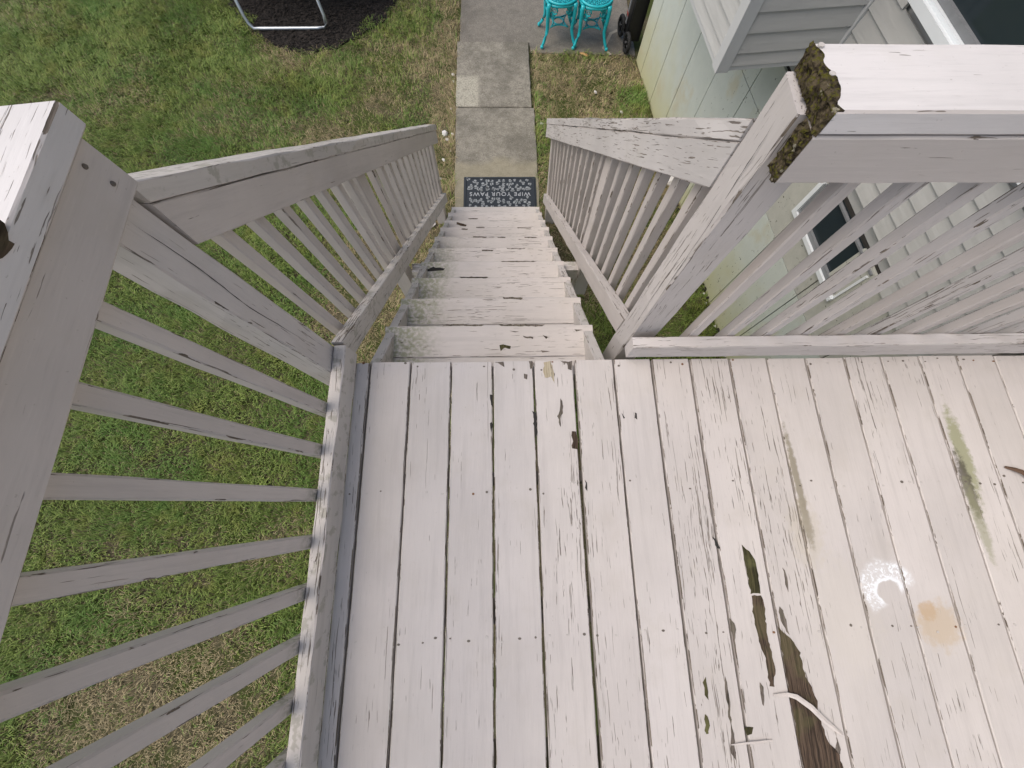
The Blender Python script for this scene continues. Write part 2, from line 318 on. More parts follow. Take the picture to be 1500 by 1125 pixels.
# ------------------------------------------------------------------ ground, path, patio
def sheet(name, lo, hi, z, mat): return link(name, mesh(name, [(lo[0], lo[1], z), (hi[0], lo[1], z), (hi[0], hi[1], z), (lo[0], hi[1], z)], [(0, 1, 2, 3)]), mat)
tag(sheet('ground', (-200, -200), (200, 200), GZ, 'soil'), kind='structure')
def rough_slab(name, poly, z0, z1, mat, parent, rough=.006):
    P = []
    for i in range(len(poly)):
        a, b = np.array(poly[i]), np.array(poly[(i + 1) % len(poly)]); n = max(2, int(np.linalg.norm(b - a) / .06))
        for k in range(n): P.append(a + (b - a) * k / n + rng.normal(0, rough * (.15 if k == 0 else .5), 2))
    v, f = prism(P, z0, z1); m = len(P); c = np.mean(P, 0)
    v += [tuple(c + (np.array(p) - c) * (1 - .008 / np.linalg.norm(np.array(p) - c))) + (z1,) for p in P]
    for i in range(m, 2 * m): v[i] = (v[i][0], v[i][1], z1 - .008)
    f[1] = tuple(range(2 * m, 3 * m)); f += [(m + i, m + (i + 1) % m, 2 * m + (i + 1) % m, 2 * m + i) for i in range(m)]
    return link(name, mesh(name, v, f), mat, parent)
path = tag(bpy.data.objects.new('path', None), kind='structure'); COL.objects.link(path); path.location = (.42, 3.6, GZ)
path.matrix_basis = Matrix.Translation((.42, 3.6, GZ))
rough_slab('slab', [(-.012, 2.0), (.882, 2.0), (.862, 3.8445), (-.03, 3.8445)], GZ - .05, GZ + .035, 'slab_concrete', path)
rough_slab('slab', [(-.030, 3.848), (.832, 3.848), (.826, 4.885), (-.036, 4.885)], GZ - .05, GZ + .042, 'slab_concrete', path)
tag(rough_slab('patio', [(-.01, 4.897), (.835, 4.897), (.85, 4.74), (2.12, 4.70), (2.10, 9.5), (.03, 9.5)], GZ - .05, GZ + .022, 'patio_concrete', None), kind='structure')
m = MB()
for a, b in (((884, 73), (894, 52)), ((894, 52), (903, 48)), ((903, 48), (914, 53)), ((914, 53), (922, 66)), ((884, 73), (892, 82))):
    A, B = uz(*a, GZ), uz(*b, GZ); d = (B - A) / np.linalg.norm(B - A); q = np.array([-d[1], d[0], 0]) * .018; A = A - d * .02; B = B + d * .02
    v, f = prism([(A - q)[:2], (B - q)[:2], (B + q)[:2], (A + q)[:2]], GZ + .021, GZ + .024 + .0004 * random.random()); m.add(v, f)
simple('mortar', (.34, .31, .25), .9, 40, .2); m.build('mortar_seam', 'mortar', bpy.data.objects['patio'])
# mulch bed
P = []
for k in range(90):
    a = 2 * pi * k / 90; P.append((-1.85 + 1.27 * cos(a) * (1 + .05 * sin(5 * a + 1)) + rng.normal(0, .02), 6.75 + 2.0 * sin(a) * (1 + .02 * sin(7 * a)) + rng.normal(0, .02)))
v, f = prism(P, GZ - .02, GZ + .012); tag(link('mulch_bed', mesh('mulch_bed', v, f), 'mulch'), kind='structure')
m = MB()
for i in range(9000):
    a = random.random() * 2 * pi; r = math.sqrt(random.random()); x, y = -1.85 + 1.27 * r * cos(a), 6.75 + 2.0 * r * sin(a)
    if y > 6.6: continue
    L, w, b = .012 + .02 * random.random(), .004 + .006 * random.random(), random.random() * pi; d = np.array([cos(b), sin(b), .5 * (random.random() - .5)]); e = np.array([-sin(b), cos(b), .6 * (random.random() - .5)]); c = np.array([x, y, GZ + .016 + .01 * random.random()])
    m.add([c - d * L - e * w, c + d * L - e * w, c + d * L * .8 + e * w, c - d * L * .9 + e * w], [(0, 1, 2, 3)])
tag(m.build('mulch', 'mulch'), 'dark bark mulch spread under the steel tube frame', 'mulch', kind='stuff')

# ------------------------------------------------------------------ grass
def vnoise(x, y, sc, seed):
    r = np.random.default_rng(seed); T = r.random((64, 64)); x = x * sc + 17.3; y = y * sc + 9.1
    i, j = np.floor(x).astype(int), np.floor(y).astype(int); fx, fy = x - i, y - j; fx = fx * fx * (3 - 2 * fx); fy = fy * fy * (3 - 2 * fy)
    g = lambda a, b: T[a % 64, b % 64]
    return (g(i, j) * (1 - fx) + g(i + 1, j) * fx) * (1 - fy) + (g(i, j + 1) * (1 - fx) + g(i + 1, j + 1) * fx) * fy
def grass(n, lo, hi, name, label, dense):
    x = rng.uniform(lo[0], hi[0], n); y = rng.uniform(lo[1], hi[1], n)
    wallx = 2.132 - .113 * (y - 4.647)
    keep = (x < wallx - .01) & ~((x > -.02) & (x < .86) & (y > 2.03) & (y < 4.87)) & ~((x > -.03 + .012 * np.sin(y * 9)) & (y > 4.78 - .06 * vnoise(x, y, 9, 3)))
    keep &= ~(((x + 1.85) / 1.24) ** 2 + ((y - 6.75) / 1.97) ** 2 < .82 + .32 * vnoise(x, y, 4.5, 41) + .15 * (rng.random(n) - .5))
    under = (x > -.02) & (x < 2.7) & (y < .0); keep &= ~(under & (rng.random(n) < .9))
    big = .55 * vnoise(x, y, .55, 1) + .3 * vnoise(x, y, 1.7, 2) + .15 * vnoise(x, y, 6, 4)
    dry = (big - .47) * 3.4
    dry += 1.15 * np.exp(-((x + .70) / .42) ** 2) * (y < 2.2) * (y > -.75) * (.55 + .6 * vnoise(x, y, 1.3, 8)) + .9 * np.exp(-((x + .12) / .17) ** 2) * (y > -.2)
    dry -= .55 * np.clip((-x - 1.6) / 2.0, 0, 1) + .25 * (y < -.5) * (x > -1.1)
    dry += (x > .8) * (1.3 * (vnoise(x, y, 1.9, 5) - .45) + .5 * (y > 4.2))
    for cx, cy, r, k in ((-1.75, -1.75, .45, .9), (-1.45, -.75, .28, .6), (-2.6, 4.0, .5, .5), (-1.2, 3.3, .4, .4), (-2.2, 4.7, .6, .5), (1.2, 4.2, .35, .7), (-.9, 3.9, .25, .7), (1.75, 4.4, .3, .5)):
        dry += k * np.exp(-((x - cx) ** 2 + (y - cy) ** 2) / r ** 2)
    thin = np.clip((vnoise(x, y, 3.1, 21) * .6 + vnoise(x, y, 9, 22) * .4 - .60) * 3 + .5 * (dry - .6), 0, .65)
    keep &= rng.random(n) > thin
    x, y, dry = x[keep], y[keep], dry[keep]; n = len(x)
    dr = (rng.random(n) < np.clip(dry, .07, .9)).astype(float)
    gx, gy = vnoise(x, y, 2.2, 31) - .5, vnoise(x, y, 2.2, 32) - .5; tx, ty = vnoise(x, y, 16, 33) - .5, vnoise(x, y, 16, 34) - .5
    L = rng.uniform(.032, .072, n) * (1 - .25 * dr); ln = rng.uniform(.45, 1.15, n) + .35 * dr
    tuft = np.clip((vnoise(x, y, 3.3, 51) - .62) * 4, 0, 1) + 1.2 * (np.abs(x + .05) < .05) * (y > 2) + .9 * ((x > .86) & (x < .93)); L = L * (1 + .55 * tuft)
    dx, dy = gx * 1.4 + tx * 2.0 + rng.normal(0, .55, n), gy * 1.4 + ty * 2.0 + rng.normal(0, .55, n); q = np.hypot(dx, dy) + 1e-6; dx /= q; dy /= q
    w = rng.uniform(.0018, .0034, n) * (1 - .35 * dr); h1 = L * .55; z0 = GZ - .003
    V = np.zeros((n, 5, 3)); px, py = -dy * w, dx * w
    V[:, 0] = np.stack([x - px, y - py, np.full(n, z0)], 1); V[:, 1] = np.stack([x + px, y + py, np.full(n, z0)], 1)
    mx, my, mz = x + dx * L * .28 * ln, y + dy * L * .28 * ln, z0 + h1
    V[:, 2] = np.stack([mx - px * .8, my - py * .8, mz], 1); V[:, 3] = np.stack([mx + px * .8, my + py * .8, mz], 1)
    V[:, 4] = np.stack([x + dx * L * .85 * ln, y + dy * L * .85 * ln, z0 + np.maximum(L * (.95 - .42 * ln), .006)], 1)
    me = bpy.data.meshes.new(name); me.vertices.add(n * 5); me.vertices.foreach_set('co', V.reshape(-1).astype(np.float32))
    b = (np.arange(n) * 5)[:, None]; loops = np.concatenate([b + [0, 1, 3, 2], b + [2, 3, 4]], 1).reshape(-1)
    me.loops.add(n * 7); me.loops.foreach_set('vertex_index', loops.astype(np.int32)); me.polygons.add(n * 2)
    ls = (np.arange(n) * 7)[:, None] + [0, 4]; me.polygons.foreach_set('loop_start', ls.reshape(-1).astype(np.int32))
    for nm, a in (('dry', dr), ('rnd', rng.random(n))):
        at = me.attributes.new(nm, 'FLOAT', 'POINT'); at.data.foreach_set('value', np.repeat(a, 5).astype(np.float32))
    me.update(calc_edges=True); o = link(name, me, 'grass'); return tag(o, label, 'grass', kind='stuff')
grass(540000, (-6.6, -3.2), (.0, 6.6), 'lawn', 'patchy green and straw coloured lawn left of the stairs', 1)
grass(85000, (.75, .0), (2.66, 4.85), 'grass_strip', 'worn grass strip between the path and the pale green wall', 1)

# ------------------------------------------------------------------ deck
DK = empty('wooden_deck', (.9, -1.2, 0), 'peeling pinkish white plank deck at the head of the stairs', 'deck')
PIT = [.143, .1446, .1477, .1457, .1448, .143, .1378, .1399, .1441, .1388, .1423, .1426, .1383, .142, .141, .142, .141, .142]
XS = [-.004]
for p in PIT: XS.append(XS[-1] + p)
GAPS = [.007, .005, .0055, .0055, .0065, .0105, .006, .0075, .007, .0055, .0055, .006, .005, .0055, .005, .006, .005, .005, .005]
BOARDS = []
def deck_board(x0, x1, worn):
    y1 = .004 + random.uniform(-.002, .002)
    return beam('deck_board', [(x0, y1, 0), (x1, y1, 0), (x1, y1, -.028), (x0, y1, -.028)], [(x0, -2.7, 0), (x1, -2.7, 0), (x1, -2.7, -.028), (x0, -2.7, -.028)],
                ['deck_paint_worn' if worn else 'deck_paint', 'deck_edge'], DK, seg=60, ch=.0028, jit=.00022)
BOARDS.append((-.055, deck_board(-.055, XS[0] - GAPS[0] / 2, True)))
for i in range(len(PIT)):
    BOARDS.append((XS[i], deck_board(XS[i] + GAPS[i] / 2, XS[i + 1] - GAPS[i + 1] / 2, i in (4, 5, 7, 8, 9))))
def owner(x):
    r = BOARDS[0][1]
    for xx, o in BOARDS:
        if x >= xx: r = o
    return r
plank('rim_joist', (-.06, -.022, -.125), (2.62, -.022, -.125), (0, 0, 1), .185, .038, RP, DK, seg=4)
plank('side_joist', (-.031, -.045, -.125), (-.031, -2.7, -.125), (0, 0, 1), .185, .038, RP, DK, seg=4)
for y in (-.40, -.82, -1.23, -1.64, -2.05, -2.46): plank('floor_joist', (-.01, y, -.125), (2.62, y, -.125), (0, 0, 1), .185, .038, ['frame_wood', 'frame_wood'], DK, seg=2)
for x, y in ((.0, -.11), (2.5, -.11), (.0, -2.4), (2.5, -2.4)): plank('support_post', (x, y, GZ - .1), (x, y, -.22), (1, 0, 0), .089, .089, RP, DK, seg=6)
# nail heads per board
rows = [uz(700, 718, 0)[1], uz(700, 935, 0)[1], -.014, -1.25, -1.66]
for xx, o in BOARDS:
    vs = [v.co for v in o.data.vertices]; wx = [(world(o) @ v).x for v in vs]; a, b = min(wx), max(wx); m = MB()
    for y in rows:
        for x in ([a + .018, (a + b) / 2, b - .018] if b - a > .1 else [(a + b) / 2]):
            if random.random() < .2: continue
            m.disc((x + random.gauss(0, .006), y + random.gauss(0, .008), -.001), random.uniform(.0030, .0052), .0022, 8, random.choice([0, 0, 0, 1, 2, 2, 2]), random.uniform(.6, 1))
    m.build('nail_heads', ['screw', 'rust', 'screw_painted'], o)['kind'] = 'stuff'
def jag(pts, amp, step):
    out = []
    for i in range(len(pts)):
        a, b = np.array(pts[i], float), np.array(pts[(i + 1) % len(pts)], float); n = max(1, int(np.linalg.norm(b - a) / step))
        for k in range(n): out.append(a + (b - a) * k / n + (rng.normal(0, amp, 2) if len(pts) > 3 else 0))
    return out
def patch(pix, z, mat, parent, name='bare_patch', amp=.0018, step=.010, h=.0014):
    P = jag([uz(x, y, z)[:2] for x, y in pix], amp, step); n = len(P); v, f = prism(P, z - .0004, z + h)
    me = mesh(name, v, f); bm = bmesh.new(); bm.from_mesh(me); bmesh.ops.recalc_face_normals(bm, faces=bm.faces); bmesh.ops.triangulate(bm, faces=[q for q in bm.faces if len(q.verts) > 4]); bm.to_mesh(me); bm.free()
    return link(name, me, mat, parent)
def crop(pts, ox, oy, s): return [(ox + x / s, oy + y / s) for x, y in pts]
D3 = lambda p: crop(p, 1020, 780, 3.2625); D5 = lambda p: crop(p, 500, 375, 3)
for pts, mat in ((D3([(262, 300), (310, 300), (325, 350), (335, 480), (370, 610), (378, 660), (370, 735), (350, 735), (330, 600), (300, 520), (278, 420)]), 'bare_wood'),
                 (D3([(220, 65), (255, 90), (285, 150), (308, 292), (260, 292), (240, 170), (222, 95)]), 'bare_green'),
                 (D3([(390, 455), (430, 490), (465, 525), (495, 575), (520, 690), (560, 760), (580, 830), (600, 920), (630, 1010), (670, 1040), (700, 1125), (760, 1320), (560, 1320), (512, 1125), (474, 930), (443, 750), (412, 580)]), 'bare_wood'),
                 (D3([(395, 355), (415, 365), (430, 440), (445, 490), (430, 480), (405, 420)]), 'grey_wood'), (D3([(160, 415), (185, 430), (192, 470), (180, 520), (165, 470)]), 'grey_wood'),
                 (D3([(135, 690), (150, 720), (160, 830), (182, 1000), (187, 1080), (160, 1060), (166, 940), (146, 800)]), 'grey_wood'), (D3([(300, 715), (320, 740), (327, 825), (315, 815)]), 'grey_wood'),
                 (D3([(40, 870), (58, 880), (62, 970), (48, 960)]), 'bare_green'), (D3([(40, 690), (50, 740), (60, 800), (45, 770), (33, 720)]), 'bare_green'), (D3([(670, 980), (685, 1010), (690, 1060), (665, 1040)]), 'grey_wood'),
                 (D3([(230, 930), (270, 930), (262, 960), (240, 965)]), 'bare_green'), (D3([(415, 165), (430, 200), (440, 280), (432, 270), (420, 210)]), 'grey_wood'), (D3([(75, 20), (90, 30), (112, 75), (103, 78)]), 'gap_dark'),
                 (D5([(888, 466), (920, 462), (938, 520), (934, 560), (922, 528), (892, 535)]), 'pale_wood'), (D5([(675, 466), (715, 464), (716, 488), (700, 480)]), 'grey_wood'), (D5([(805, 515), (820, 520), (818, 542), (806, 536)]), 'grey_wood'),
                 (D5([(962, 625), (970, 640), (972, 690), (960, 715), (968, 750), (958, 745), (950, 705), (962, 670)]), 'grey_wood'), (D5([(1010, 775), (1032, 770), (1042, 800), (1036, 850), (1012, 846), (1018, 800)]), 'bare_wood'),
                 (D5([(960, 462), (1012, 462), (1012, 500), (998, 496), (990, 472)]), 'grey_wood'), (D5([(825, 464), (842, 464), (842, 490), (832, 500)]), 'grey_wood'), (D5([(655, 610), (664, 615), (664, 660), (658, 655)]), 'gap_dark'), (D5([(652, 735), (662, 730), (664, 775), (656, 770)]), 'gap_dark'),
                 (D5([(840, 680), (856, 690), (858, 780), (850, 800), (848, 740)]), 'gap_dark'), (D5([(1072, 985), (1085, 1015), (1080, 1035), (1072, 1020)]), 'gap_dark'), (D5([(1232, 690), (1246, 712), (1240, 714)]), 'gap_dark'), (D5([(1290, 686), (1298, 690), (1300, 718), (1292, 715)]), 'gap_dark')):
    c = np.mean([uz(x, y, 0) for x, y in pts], 0); patch(pts, 0, mat, owner(c[0]))

# ------------------------------------------------------------------ staircase
RISE, RUN, Y1, XL, SW = .197, .234, .239, -.022, .870
STR = empty('wooden_staircase', (.41, 2.3, GZ), 'flight of ten white painted wooden treads down to the paw print mat', 'staircase')
def zt(k): return -k * RISE
TREADS = []
for k in range(1, 11):
    z = zt(k); yn = Y1 + (k - 1) * RUN + random.uniform(-.004, .004); e = random.uniform(-.003, .003)
    for (ya, yb) in ((yn - .140, yn), (yn - .265, yn - .1415)):
        t = beam('tread', [(XL + e, ya, z), (XL + e, yb, z), (XL + e, yb, z - .038), (XL + e, ya, z - .038)], [(XL + SW + e, ya, z), (XL + SW + e, yb, z), (XL + SW + e, yb, z - .038), (XL + SW + e, ya, z - .038)],
                 ['tread_paint', 'old_paint'], STR, seg=10, ch=.003); TREADS.append((k, yb, t))
SL = RISE / RUN
for x0, x1 in ((XL + .002, XL + .040), (XL + SW - .040, XL + SW - .002)):
    off = -.026; ya, yb = .006, Y1 + 9 * RUN + .02
    za = -(ya - Y1 + RUN) * SL + off; zb = -(yb - Y1 + RUN) * SL + off
    beam('stringer', [(x0, ya, za), (x1, ya, za), (x1, ya, za - .30), (x0, ya, za - .30)], [(x0, yb, zb), (x1, yb, zb), (x1, yb, GZ + .04), (x0, yb, GZ + .04)], ['mossy_paint', 'rail_edge'], STR, seg=16)
def tread_of(k, front=True): return [t for kk, yb, t in TREADS if kk == k][0 if front else 1]
T2 = lambda p: crop(p, 520, 400, 3.75); T1c = lambda p: crop(p, 590, 280, 5.556)
def dash(x0, y0, x1, y1, h): return [(x0, y0), ((x0 + x1) / 2, y0 - h * .2), (x1, y0 + h * .1), (x1 - (x1 - x0) * .08, y1 + h), ((x0 + x1) / 2, y1 + h * .8), (x0 + (x1 - x0) * .05, y1 + h * .7)]
for k, P, mat in ((1, T2(dash(475, 283, 712, 284, 8)), 'grey_wood'), (1, T2(dash(788, 283, 1045, 284, 9)), 'grey_wood'), (1, T2([(795, 395), (815, 392), (855, 402), (858, 418), (825, 410), (800, 430)]), 'bare_green'),
                  (1, T2([(920, 345), (945, 348), (980, 352), (978, 362), (930, 356)]), 'grey_wood'), (1, T2([(1030, 340), (1060, 352), (1050, 362)]), 'grey_wood'), (1, T2([(850, 318), (900, 322), (880, 326)]), 'grey_wood'), (1, T2([(1205, 310), (1250, 312), (1215, 320)]), 'grey_wood'), (1, T2([(1020, 425), (1070, 430), (1030, 436)]), 'grey_wood'),
                  (2, T2(dash(812, 134, 922, 136, 9)), 'grey_wood'), (3, T2(dash(575, 22, 732, 22, 5)), 'grey_wood'), (4, T1c([(175, 640), (250, 620), (345, 630), (330, 645), (180, 655)]), 'gap_dark'), (3, T1c(dash(460, 700, 690, 702, 7)), 'grey_wood'),
                  (4, T1c(dash(800, 570, 1090, 573, 5)), 'grey_wood'), (5, T1c(dash(640, 478, 740, 480, 9)), 'grey_wood'), (5, T1c(dash(845, 466, 1000, 467, 4)), 'grey_wood'), (6, T1c(dash(568, 370, 685, 371, 9)), 'grey_wood'), (6, T1c(dash(770, 374, 838, 375, 8)), 'grey_wood'), (6, T1c(dash(988, 374, 1090, 375, 7)), 'grey_wood'),
                  (7, T1c(dash(475, 306, 530, 307, 8)), 'bare_wood'), (7, T1c(dash(597, 294, 668, 294, 9)), 'grey_wood'), (7, T1c(dash(930, 297, 1050, 298, 5)), 'grey_wood'), (8, T1c([(438, 252), (480, 262), (520, 275), (515, 288), (470, 282), (440, 270)]), 'bare_wood'), (8, T1c(dash(530, 222, 612, 223, 6)), 'grey_wood')):
    patch(P, zt(k), mat, tread_of(k), amp=.0012, step=.012)

# ------------------------------------------------------------------ deck railing, left (leans out)
X0, LN = -.0421, .10; UPL = np.array([-LN, 0, 1.]); UPL /= np.linalg.norm(UPL)
def lp(d, y, z): return np.array([X0 - d - LN * z, y, z])           # d = outward from the inner face
RL = empty('deck_railing', (-.1, -1.2, 0), 'outward leaning deck railing above the lawn, with a rotted notch in its cap', 'railing')
OUT = np.array([-1., 0, -LN])
plank('bottom_rail', lp(.0205, .028, .064), lp(.0205, -2.7, .064), UPL, .089, .041, MP, RL, seg=30, jit=.0011)
plank('top_rail', lp(.0195, .028, .8525), lp(.0195, -2.7, .8525), UPL, .089, .039, RP, RL, seg=24)
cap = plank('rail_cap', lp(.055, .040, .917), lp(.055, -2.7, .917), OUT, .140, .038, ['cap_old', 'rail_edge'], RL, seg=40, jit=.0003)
for y in (-.0165, -2.4): plank('post', lp(.0895, y, -.35), lp(.0895, y, .893), (0, 1, 0), .091, .089, OP, RL, seg=14, jit=.0012)
y = -.183
while y > -2.3: plank('baluster', lp(.0605, y, -.01), lp(.0605, y, .890), (0, 1, 0), .036, .037, RP, RL, seg=8); y -= .1335 + random.uniform(-.003, .003)
m = MB()
for px, py in ((124, 244), (165, 269)):
    d = ray(px, py); n = np.array([1, 0, LN]); p0 = lp(0, 0, .85); q = CAM + d * ((p0 - CAM) @ n) / (d @ n); m.ball(q, .0042, 8, 0)
m.build('nail_heads', 'screw', RL)['kind'] = 'stuff'
# rotted notch in the left cap's inner edge
n = np.array([1, 0, LN]); n = n / np.linalg.norm(n); c0 = lp(-.0155, 0, .917); Q = []
for px, py in ((-60, 330), (-6, 318), (6, 327), (11, 341), (12, 352), (21, 357), (17, 364), (10, 372), (3, 378), (-20, 386), (-60, 392)):
    d = ray(px, py); Q.append(CAM + d * ((c0 - CAM) @ n) / (d @ n))
k = len(Q); V = [q + n * .0008 for q in Q] + [q - n * .004 for q in Q]
rn = link('rotted_notch', mesh('rotted_notch', V, [tuple(range(k)), tuple(range(2 * k - 1, k - 1, -1))] + [(i, k + i, k + (i + 1) % k, (i + 1) % k) for i in range(k)]), 'bare_wood', RL); rn['label'] = 'dark rotted notch in the cap edge'

# ------------------------------------------------------------------ deck railing, right
RR = empty('deck_railing', (1.7, .06, 0), 'deck railing before the grey siding, its cap end rotten and mossy', 'railing')
LR = .025; UPR = np.array([0, LR, 1.]); UPR /= np.linalg.norm(UPR)
def rp(d, x, z): return np.array([x, .005 + LR * z + d, z])
plank('bottom_rail', rp(.0205, .905, .064), rp(.0205, 2.62, .064), UPR, .089, .041, OP, RR, seg=24, jit=.0011)
plank('top_rail', rp(.0195, .932, .8535), rp(.0195, 2.62, .8535), UPR, .089, .039, RP, RR, seg=20)
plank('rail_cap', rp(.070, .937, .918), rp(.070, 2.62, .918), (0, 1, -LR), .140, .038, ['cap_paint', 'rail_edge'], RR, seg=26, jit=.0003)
plank('post', (.9645, .118, -.42), (.9645, .118, .897), (1, 0, 0), .089, .089, OP, RR, seg=14, jit=.0012)
plank('post', (2.57, .118, -.42), (2.57, .118, .897), (1, 0, 0), .089, .089, OP, RR, seg=8)
x = 1.118
while x < 2.5: plank('baluster', rp(.0605, x, -.01), rp(.0605, x, .892), (1, 0, 0), .033, .033, OP if random.random() < .5 else RP, RR, seg=8); x += .129 + random.uniform(-.003, .003)
def rot_patch(y0, y1, z0, z1, x, ny, nz):
    V = []; F = []
    for i in range(ny + 1):
        for j in range(nz + 1):
            e = 0 if i in (0, ny) or j in (0, nz) else 1
            V.append((x - .0006 - (.010 * vnoise(np.array([i * .31]), np.array([j * .37]), 1, 77)[0] + abs(rng.normal(0, .0012))) * e - .001 * (1 - e), y0 + (y1 - y0) * i / ny + rng.normal(0, .0015) * e, z0 + (z1 - z0) * j / nz + rng.normal(0, .0012) * e ))
    for i in range(ny):
        for j in range(nz): a = i * (nz + 1) + j; F.append((a, a + 1, a + nz + 2, a + nz + 1))
    return V, F
m = MB(); m.add(*rot_patch(.0275, .1675, .8985, .9385, .937, 36, 10)); m.add(*rot_patch(.0265, .0645, .8095, .899, .932, 12, 22))
P = [(.9355, .030)]                                   # ragged strip where the top paint has broken away
for k in range(24): P.append((.939 + .010 * vnoise(np.array([k * .30]), np.array([2.]), 1, 5)[0] + .010 * math.exp(-((k - 9) / 4) ** 2) + rng.normal(0, .0008), .030 + .136 * k / 23))
P.append((.9355, .166)); v, f = prism(P, -.0020, .0005); v = [(a, b, c + .9388 - LR * (b - .030)) for a, b, c in v]; m.add(v, f)
ro = m.build('rotten_end', 'rotten_end', RR); ro['label'] = 'rotten mossy end grain of the cap'
m = MB()
for px, py in ((1203, 66), (1219, 108)): q = uz(px, py, .9372); m.disc(q - (0, 0, .001), .0048, .0022, 10)
m.build('nail_heads', 'screw_painted', RR)['kind'] = 'stuff'

# ------------------------------------------------------------------ stair railings
def lerp(a, b, t): return np.array(a, float) * (1 - t) + np.array(b, float) * t
def stair_rail(label, B0, B1, T0, T1, sx, ys, mid, new, capmat, near_lift):
    E = empty('stair_railing', (B1[0], B1[1], GZ), label, 'railing')
    o = np.array([sx, 0, 0.])
    def sec(p, h, w, d0=0): p = np.array(p, float) + o * d0; return [p, p + o * w, p + o * w - (0, 0, h), p - (0, 0, h)]
    def at(P, Q, y): return lerp(P, Q, (y - P[1]) / (Q[1] - P[1]))
    beam('bottom_rail', sec(B0, .116, .040), sec(B1, .116, .040), MP if sx < 0 else RP, E, seg=24, jit=.001)
    ye = new + .040
    beam('top_rail', sec(T0, .117, .038), sec(at(T0, T1, ye), .117, .038), RP if sx < 0 else ['cracked_paint', 'rail_edge'], E, seg=24, jit=.0008)
    C0, C1 = np.array(T0) + (0, 0, .0495), at(T0, T1, ye + .02) + (0, 0, .0495)
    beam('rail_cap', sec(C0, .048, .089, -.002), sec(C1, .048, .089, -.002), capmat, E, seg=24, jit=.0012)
    for y in ys:
        b = at(B0, B1, y) + o * (.040 + .0195) - (0, 0, .11); t = at(T0, T1, y) + o * (.038 + .0195) - (0, 0, .012)
        plank('baluster', b, t, (0, 1, 0), .036, .036, RP, E, seg=6)
    for y in (mid, new):
        b = at(B0, B1, y); t = at(T0, T1, y); g = b + (b - t) / (t[2] - b[2]) * (b[2] - GZ) if y == new else b - (0, 0, .45)
        g = np.array([b[0] - (t[0] - b[0]) * .1, y, GZ - .08 if y == new else b[2] - .48])
        plank('post', g + o * .086, t + o * .084 - (0, 0, .02), (0, 1, 0), .089, .088, RP, E, seg=8)
        if y == mid: box('spacer_block', (min(XL + SW + .002, b[0] + .12) if sx > 0 else b[0] - .02, y - .03, b[2] - .30), (b[0] + .05 if sx > 0 else XL - .001, y + .03, b[2] - .20), 'mossy_paint', E)
    return E
stair_rail('stair railing beside the lawn, with greenish algae on its bottom rail', (-.062, .036, .116), (-.053, 2.36, -1.800), (-.152, .036, .756), (-.045, 2.36, -1.131), -1,
           [.135 + .1135 * k for k in range(6)] + [.80] + [1.055 + .1145 * k for k in range(11)], .905, 2.345, ['mossy_paint', 'rail_edge'], 0)
stair_rail('stair railing on the house side of the steps, with deeply cracked top rail', (.92, .166, -.003), (.881, 2.36, -1.812), (.92, .166, .764), (.841, 2.36, -1.076), 1,
           [.262 + .107 * k for k in range(6)] + [1.03 + .1165 * k for k in range(11)], .935, 2.345, ['cracked_paint', 'rail_edge'], 0)

# ------------------------------------------------------------------ house
HA = math.atan2(.1123, .9937); HO = (2.132, 4.647, 0)
H = empty('house', HO, 'house with grey lap siding over a pale green panelled foundation', 'house', rotz=HA)
HM = Matrix.Translation(HO) @ Matrix.Rotation(HA, 4, 'Z')
def hb(name, u0, u1, v0, v1, z0, z1, mat, par=None): return box(name, (v0, -u1, z0), (v1, -u0, z1), mat, par or H, HM)
hb('foundation_wall', .004, 9.0, .016, .30, GZ - .2, -.60, 'gap_dark')
hb('wall', .004, 9.0, .03, .30, -.598, 3.4, 'siding')
hb('wall', .004, .30, .302, 6.0, GZ - .2, 3.4, 'siding')
UJ = [0.0, .236, .70, 1.17, 1.65, 2.155, 2.63]; u = 3.30
while u < 9: UJ.append(u); u += .48
for a, b in zip(UJ[:-1], UJ[1:]):
    zj = -.905 if a < 2.6 else -1.16; e = random.uniform(0, .002)
    g = .004; hb('foundation_panel', a + g, b - g, -e, .02, GZ - .1, zj - g, 'panel')
    wz = [(zj + g, -.605)]
    if 3.2 < (a + b) / 2 < 4.0:
        hb('foundation_panel', a + g, b - g, -.001 - e, .02, zj + g, -.935, 'parging'); continue
    hb('foundation_panel', a + g, b - g, -.001 - e, .02, zj + g, -.605, 'parging' if a > 2.6 else 'panel')
def lap(u0, u1, zb, h, vface=0., axis='u', v0=0., v1=0., uface=0.):
    """one lap of siding; bottom edge stands proud"""
    if axis == 'u':
        pr = [(vface - .016, zb), (vface - .004, zb + h), (vface + .004, zb + h), (vface + .004, zb - .0), (vface - .003, zb)]
        v = [(p, -u0, z) for p, z in pr] + [(p, -u1, z) for p, z in pr]
    else:
        pr = [(-uface - .016, zb), (-uface - .004, zb + h), (-uface + .004, zb + h), (-uface + .004, zb), (-uface - .003, zb)]
        v = [(v0, p, z) for p, z in pr] + [(v1, p, z) for p, z in pr]
    n = 5; f = [tuple(range(n)), tuple(range(2 * n - 1, n - 1, -1))] + [(i, n + i, n + (i + 1) % n, (i + 1) % n) for i in range(n)]
    me = mesh('siding_board', v, f); bm = bmesh.new(); bm.from_mesh(me); bmesh.ops.recalc_face_normals(bm, faces=bm.faces); bm.to_mesh(me); bm.free()
    return link('siding_board', me, 'siding', H, HM)
BU, BV, BZ = 2.65, -.68, -.357                                     # cantilevered box
hb('bay_wall', .7, BU - .004, BV + .004, .018, BZ + .01, 3.38, 'siding')
z = -.61
